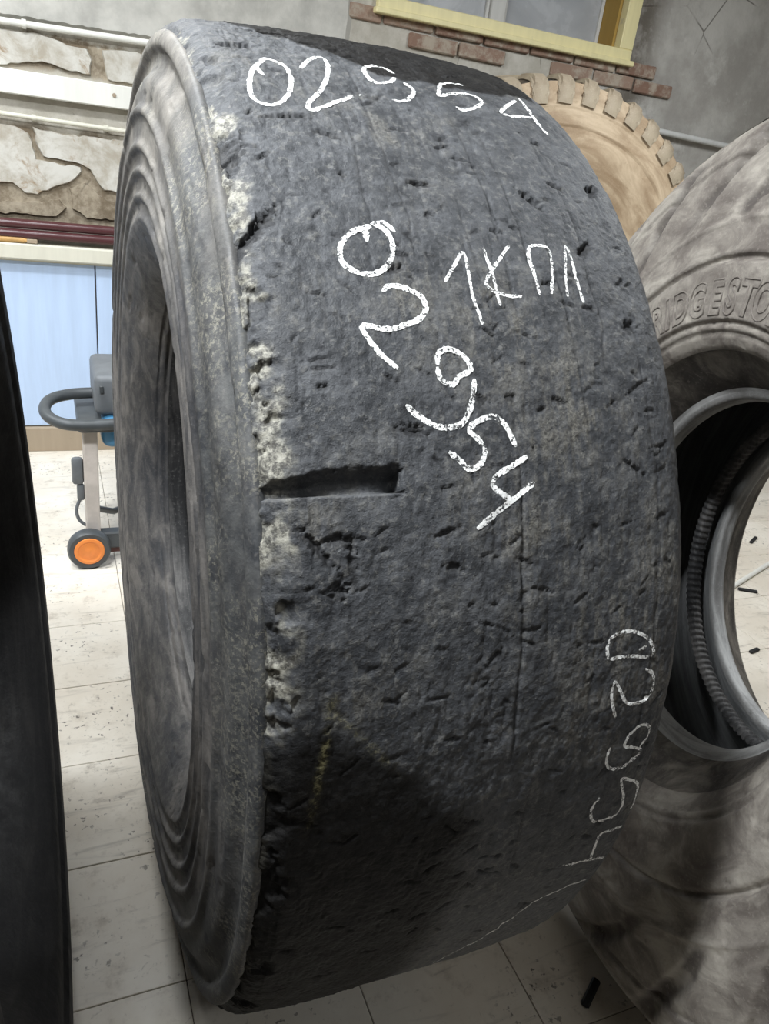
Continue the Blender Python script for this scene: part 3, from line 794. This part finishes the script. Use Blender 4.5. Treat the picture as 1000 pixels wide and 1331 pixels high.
lathe('sidewall', resample(mirror(LS), .012), th_lo, MAT_BLACKTYRE, left)
lathe('inner_liner', resample([(-.13, .402), (-.16, .455), (-.215, .60), (-.17, .715), (0, .742), (.17, .715), (.215, .60), (.16, .455), (.13, .402)], .015), th_lo, MAT_BLACKTYRE, left)

# ================================================================== 3. grey dusty tyre on the right
mright = frame((1.228, 0.861, 0.819), -0.232, -0.087)
right = empty('tire', mat=mright)
tag(right, 'grey dusty tyre with raised lettering around its open centre, at the right', 'tyre', 'big tyres standing in the workshop')
RT = [(-.196, .792), (-.17, .803), (-.08, .81), (0, .812), (.08, .81), (.17, .803), (.196, .792)]
def right_tread(X, Rr, TH, AR):
    k = ((TH * 30 / (2 * math.pi) + np.abs(X) * 1.2) % 1.0)
    gr = 1 - sstep(.0, .05, k) * sstep(.80, .75, k)
    g = -0.022 * gr * sstep(.03, .05, np.abs(X))
    g -= .015 * np.exp(-((np.abs(X) - .10) / .010) ** 4)
    return g + (fbm(X * 40, TH * 30, 5, 3) - .5) * .004
lathe('tread', resample(RT, .006), np.linspace(0, 2 * math.pi, 900, endpoint=False), MAT_DUSTYTREAD, right, right_tread)
RSP = [(-.196, .792), (-.213, .770), (-.222, .742), (-.2245, .735), (-.2205, .728), (-.226, .715), (-.236, .66), (-.243, .60), (-.2465, .552), (-.2470, .546), (-.2395, .541), (-.2385, .536),
       (-.2475, .530), (-.2495, .50), (-.2485, .45), (-.2475, .438), (-.2400, .434), (-.2395, .430), (-.2420, .425), (-.2380, .4195), (-.2345, .4180), (-.2350, .411), (-.2290, .401), (-.224, .3945), (-.218, .3900)]
RCONE = [(-.218, .3900), (-.205, .382), (-.185, .367), (-.165, .351), (-.150, .341), (-.142, .336)]
RBEAD = [(-.142, .336), (-.139, .331), (-.137, .322), (-.130, .3165), (-.118, .316), (-.108, .3155), (-.104, .322), (-.106, .332)]
RLIN = [(-.106, .332), (-.135, .40), (-.185, .52), (-.205, .62), (-.19, .70), (-.14, .752), (0, .77), (.14, .752), (.19, .70), (.205, .62), (.185, .52), (.135, .40), (.106, .332)]
th_r = np.linspace(0, 2 * math.pi, 480, endpoint=False)
def right_groove(X, Rr, TH, AR):
    k = (TH * 22 / (2 * math.pi) + (Rr - .6) * 7 + (fbm(TH * 9, Rr * 30, 93, 3) - .5) * .16) % 1.0
    m = sstep(.30, .40, k) * sstep(.64, .52, k)
    return m * sstep(.600, .625, Rr) * sstep(.795, .775, Rr)
def right_side(X, Rr, TH, AR):
    d = side_disp(23, .7)(X, Rr, TH, AR)
    m = right_groove(X, Rr, TH, AR) * sstep(.60, .70, Rr) * .011
    ring = .0035 * np.exp(-((Rr - .604) / .004) ** 2)
    return (d[0] + m - ring, d[1] - m * .5)
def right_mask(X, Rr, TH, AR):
    m = right_groove(X, Rr, TH, AR) * (.35 + .65 * sstep(.35, .6, fbm(TH * 14, Rr * 25, 95, 4)))  # tone darkened inside the lug grooves, standing in for their shade
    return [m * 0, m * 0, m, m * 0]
lathe('sidewall', resample(RSP, .004), np.linspace(0, 2 * math.pi, 900, endpoint=False), MAT_DUSTY, right, right_side, right_mask)
lathe('rim_cone', resample(RCONE, .004), th_r, MAT_DUSTYTREAD, right)
lathe('bead', resample(RBEAD, .003), th_r, MAT_BEADGREY, right)
lathe('inner_liner', resample(RLIN, .012), th_r, MAT_DARKLINER, right)
lathe('bead', resample(mirror(RBEAD), .003), th_r, MAT_BEADGREY, right)
lathe('rim_cone', resample(mirror(RCONE), .008), th_lo, MAT_DUSTYTREAD, right)
lathe('sidewall', resample(mirror(RSP), .01), th_lo, MAT_DUSTY, right)
# moulded ribs just inside the far bead
def ribs(X, Rr, TH, AR):
    return -.004 * (np.sin(TH * 150) * .5 + .5)
lathe('ribbed_band', resample([(.092, .345), (.082, .338), (.066, .338), (.058, .350)], .004), np.linspace(0, 2 * math.pi, 1500, endpoint=False), MAT_LINER, right, ribs)

# raised outline letters, read clockwise along the upper sidewall
word = 'BRIDGESTONE'
ANG = [48.0, 53.6, 57.6, 62.4, 68.6, 75.0, 80.2, 85.3, 90.6, 96.6, 102.6]
V, F = [], []
for chx, ac in zip(word, ANG):
    cu = bpy.data.curves.new('letter', 'FONT')
    cu.body = chx; cu.size = 0.080; cu.align_x = 'CENTER'; cu.fill_mode = 'NONE'; cu.bevel_depth = 0.0017; cu.offset = 0.0028; cu.bevel_resolution = 1; cu.resolution_u = 4
    to = bpy.data.objects.new('letter', cu); COL.objects.link(to)
    dg = bpy.context.evaluated_depsgraph_get()
    me = bpy.data.meshes.new_from_object(to.evaluated_get(dg))
    base = len(V)
    for v in me.vertices:
        r = 0.447 + v.co.y * 1.0
        a = (ac) * D + v.co.x * 0.80 / 0.474
        xs_ = -np.interp(r, [.43, .45, .50, .53], [.2475, .2485, .2495, .2475])
        V.append((xs_ - .0003 + v.co.z * -1.2, r * math.cos(a), r * math.sin(a)))
    F += [tuple(base + i for i in p.vertices) for p in me.polygons]
    bpy.data.objects.remove(to); bpy.data.curves.remove(cu); bpy.data.meshes.remove(me)
o = mesh_obj('raised_lettering', V, F, MAT_DUSTY, right, True)

# ================================================================== 4. tan dusty tyre behind
mrear = frame((2.08, 3.33, 0.928), math.pi / 2 - .02, 0.0)
rear = empty('tire', mat=mrear)
tag(rear, 'tan dusty lugged tyre standing against the wall behind the slick tyre', 'tyre', 'big tyres standing in the workshop')
W2 = .24
lathe('tread', resample([(-W2, .893), (-.15, .902), (0, .905), (.15, .902), (W2, .893)], .02), np.linspace(0, 2 * math.pi, 200, endpoint=False), side_mat('brown_dusty_gaps', (0.16, 0.11, 0.065), (0.30, 0.22, 0.14)), rear)
BS = [(-W2, .893), (-.258, .86), (-.268, .80), (-.266, .795), (-.274, .74), (-.2755, .735), (-.27, .728), (-.275, .66), (-.262, .56), (-.235, .47), (-.20, .42), (-.15, .40)]
lathe('sidewall', resample(BS, .006), np.linspace(0, 2 * math.pi, 300, endpoint=False), MAT_TAN, rear, side_disp(43))
lathe('sidewall', resample(mirror(BS), .02), th_lo, MAT_TAN, rear)
lathe('inner_liner', resample([(-.15, .40), (-.2, .5), (-.23, .65), (-.16, .82), (0, .86), (.16, .82), (.23, .65), (.2, .5), (.15, .40)], .03), th_lo, MAT_LINER, rear)
NL = 44
lug_me = None
for i in range(NL):
    for sgn in (-1, 1):
        if lug_me is None or sgn == 1 and i == 0:
            bm = bmesh.new()
            rows = [(.02, .895, .925, .075), (.12, .895, .925, .075), (.225, .885, .918, .080), (.262, .855, .895, .082), (.276, .800, .845, .078)]
            vs = []
            for (x, r0, r1, wl) in rows:
                sk = x * .25
                vs.append([bm.verts.new((sgn * x, -(r) * 1.0, (c * wl * .5 + sk))) for r, c in ((r0, -1.15), (r1, -.85), (r1, .85), (r0, 1.15))])
            for a, b in zip(vs, vs[1:]):
                for k in range(4): bm.faces.new((a[k], a[(k + 1) % 4], b[(k + 1) % 4], b[k]))
            bm.faces.new(vs[0]); bm.faces.new(vs[-1][::-1])
            bmesh.ops.bevel(bm, geom=bm.edges[:], offset=.010, segments=2, affect='EDGES')
            o = bm_obj('tread_lug', bm, MAT_TANLUG, rear, True, 0.9)
            if sgn == -1: lug_me = o.data
            else: lug_me2 = o.data
        else:
            o = link(bpy.data.objects.new('tread_lug', lug_me if sgn == -1 else lug_me2), rear)
        o.rotation_euler = (-(i + (.5 if sgn == 1 else 0)) * 2 * math.pi / NL, 0, 0)

# ================================================================== 5. wheeled machine by the blue boards
MAT_STEEL = plain('pale_post_paint', (0.55, 0.50, 0.46), 0.4, 0, 0.12)
MAT_DGREY = plain('dark_grey_plastic', (0.060, 0.066, 0.070), 0.45, 0, 0.15)
MAT_GREY = plain('grey_plastic', (0.135, 0.145, 0.155), 0.5, 0, 0.12)
MAT_MBLUE = plain('mid_blue_plastic', (0.055, 0.20, 0.36), 0.4, 0, 0.12)
MAT_ORANGE = plain('orange_plastic', (0.80, 0.25, 0.055), 0.45, 0, 0.12)
MAT_RED = plain('dull_red_paint', (0.10, 0.035, 0.03), 0.5)
mach = empty('wheeled_machine', (0.08, 2.56, 0.0))
tag(mach, 'blue and grey wheeled workshop machine with a looped dark handle and orange hub', 'machine')
def mp(name, fn, mat, smooth=True, parent=None):
    bm = bmesh.new(); fn(bm)
    o = bm_obj(name, bm, mat, None, smooth)
    p = parent or mach
    o.parent = p; o.matrix_parent_inverse = Matrix.Translation(-Vector(mach.location))
    return o
for wx, wy in ((0.08, 2.555), (0.56, 2.555), (0.56, 2.93)):
    bm = bmesh.new()
    prof = [(-.022, .050), (-.024, .066), (-.016, .0715), (0, .0725), (.016, .0715), (.024, .066), (.022, .050)]
    N = 40
    rings = [[bm.verts.new((wx + r * math.cos(a * 2 * math.pi / N), wy + y, .0725 + r * math.sin(a * 2 * math.pi / N))) for a in range(N)] for y, r in prof]
    for q in range(len(rings)):
        a, b = rings[q], rings[(q + 1) % len(rings)]
        for k in range(N): bm.faces.new((a[k], a[(k + 1) % N], b[(k + 1) % N], b[k]))
    whl = bm_obj('wheel', bm, MAT_DGREY, None, True)
    whl.parent = mach; whl.matrix_parent_inverse = Matrix.Translation(-Vector(mach.location))
    bm = bmesh.new()
    prof = [(-.020, .0515), (-.026, .049), (-.0275, .040), (-.024, .034), (-.026, .016), (-.028, .012)]
    rings = [[bm.verts.new((wx + r * math.cos(a * 2 * math.pi / N), wy + y, .0725 + r * math.sin(a * 2 * math.pi / N))) for a in range(N)] for y, r in prof]
    for q in range(len(rings) - 1):
        a, b = rings[q], rings[q + 1]
        for k in range(N): bm.faces.new((a[k], a[(k + 1) % N], b[(k + 1) % N], b[k]))
    bm.faces.new(rings[-1]); bm.faces.new(rings[0][::-1])
    hub = bm_obj('hub', bm, MAT_ORANGE, None, True)
    hub.parent = whl
    hub.matrix_parent_inverse = Matrix.Identity(4)
mp('post', lambda b: box(b, 0.074, 0.122, 2.585, 2.625, 0.10, 0.50, .006, 2), MAT_STEEL, False)
mp('post', lambda b: box(b, 0.52, 0.565, 2.585, 2.625, 0.10, 0.50, .006, 2), MAT_STEEL, False)
mp('axle_beam', lambda b: box(b, 0.09, 0.56, 2.585, 2.63, 0.050, 0.115, .006), MAT_DGREY, False)
mp('lower_beam', lambda b: box(b, 0.13, 0.56, 2.60, 2.625, 0.026, 0.052, .003), MAT_RED, False)
mp('strut', lambda b: tube(b, [(0.098, 2.62, 0.20), (0.18, 2.80, 0.095), (0.30, 2.93, 0.08), (0.56, 2.93, 0.0725)], .012, 10), MAT_DGREY)
mp('tank', lambda b: box(b, 0.135, 0.60, 2.58, 2.92, 0.435, 0.545, .03, 3), MAT_MBLUE)
mp('collar', lambda b: box(b, 0.060, 0.60, 2.57, 2.93, 0.495, 0.53, .012, 2), MAT_DGREY)
mp('head', lambda b: box(b, 0.118, 0.58, 2.60, 2.90, 0.545, 0.685, .022, 3), MAT_GREY)
mp('latch', lambda b: box(b, 0.134, 0.146, 2.592, 2.604, 0.628, 0.652, .002), MAT_DGREY, False)
hp = smooth_path([(0.20, 2.545, 0.540), (0.09, 2.54, 0.536), (0.02, 2.545, 0.540), (-0.024, 2.585, 0.550), (-0.036, 2.65, 0.560), (-0.012, 2.72, 0.568), (0.05, 2.76, 0.572), (0.13, 2.77, 0.575), (0.2, 2.77, 0.575)], 6)
mp('handle', lambda b: tube(b, hp, .019, 14), MAT_DGREY)
mp('hook', lambda b: (box(b, 0.036, 0.074, 2.590, 2.62, 0.300, 0.40, .012, 2), box(b, 0.050, 0.074, 2.592, 2.618, 0.24, 0.30, .008, 2), tube(b, smooth_path([(0.062, 2.605, 0.25), (0.046, 2.605, 0.205), (0.052, 2.605, 0.165), (0.074, 2.605, 0.14)], 5), .006, 8)), MAT_GREY)

# small scraps on the floor
bm = bmesh.new(); box(bm, -0.034, 0.034, -0.009, 0.009, 0.0, 0.012, .004)
for v in bm.verts: v.co.y += 0.004 * math.sin(v.co.x * 60)
sc_ = bm_obj('rubber_scrap', bm, MAT_BLACKTYRE); sc_.location = (0.91, 0.684, 0.0005); sc_.rotation_euler = (0, 0, 0.45)
tag(sc_, 'small strip of black rubber lying on the floor by the grey tyre', 'scrap')
bm = bmesh.new(); tube(bm, [(2.50, 1.93, 0.011), (3.2, 2.20, 0.011)], .010, 10)
tag(bm_obj('rod', bm, MAT_WHITE, None, True), 'thin white rod lying on the floor seen through the grey tyre', 'rod')
SHAVE = ['farthest black rubber shaving, on the floor past the white rod', 'long black rubber shaving on the floor in front of the white rod', 'nearest black rubber shaving on the floor, lowest in the grey tyre opening', 'short black rubber shaving on the floor close to the white rod']
for i, (x, y, r, L) in enumerate([(3.05, 2.31, .5, .09), (2.61, 1.92, -.5, .08), (2.27, 1.56, .2, .05), (2.86, 2.02, 1.0, .04)]):
    bm = bmesh.new(); box(bm, -L / 2, L / 2, -.008, .008, 0, .010, .003)
    o = bm_obj('rubber_shaving', bm, MAT_BLACKTYRE); o.location = (x, y, 0.0005); o.rotation_euler = (0, 0, r)
    tag(o, SHAVE[i], 'scrap', 'rubber shavings on the floor beyond the grey tyre')

# ================================================================== ceiling lamps
me_ = NT('lamp_diffuser')
em = me_.node('ShaderNodeEmission'); em.inputs[0].default_value = (*LAMP_COLOR, 1); em.inputs[1].default_value = 6.0
me_.t.links.new(em.outputs[0], me_.out.inputs[0])
for (p, sx, sy, wt, lab) in LAMPS:
    e = empty('ceiling_lamp', (p[0], p[1], ZC)); tag(e, lab, 'lamp')
    box_obj('housing', (-sx / 2 - .02, sx / 2 + .02, -sy / 2 - .02, sy / 2 + .02, -.07, -.0005), MAT_WHITE, e, .006)
    box_obj('diffuser', (-sx / 2, sx / 2, -sy / 2, sy / 2, -.078, -.069), me_.m, e, .002)
    ld = bpy.data.lights.new('lamp_light', 'AREA'); ld.shape = 'RECTANGLE'; ld.size = sx; ld.size_y = sy; ld.energy = wt; ld.color = LAMP_COLOR
    lo = bpy.data.objects.new('lamp_light', ld); link(lo, e); lo.location = (0, 0, -.085)
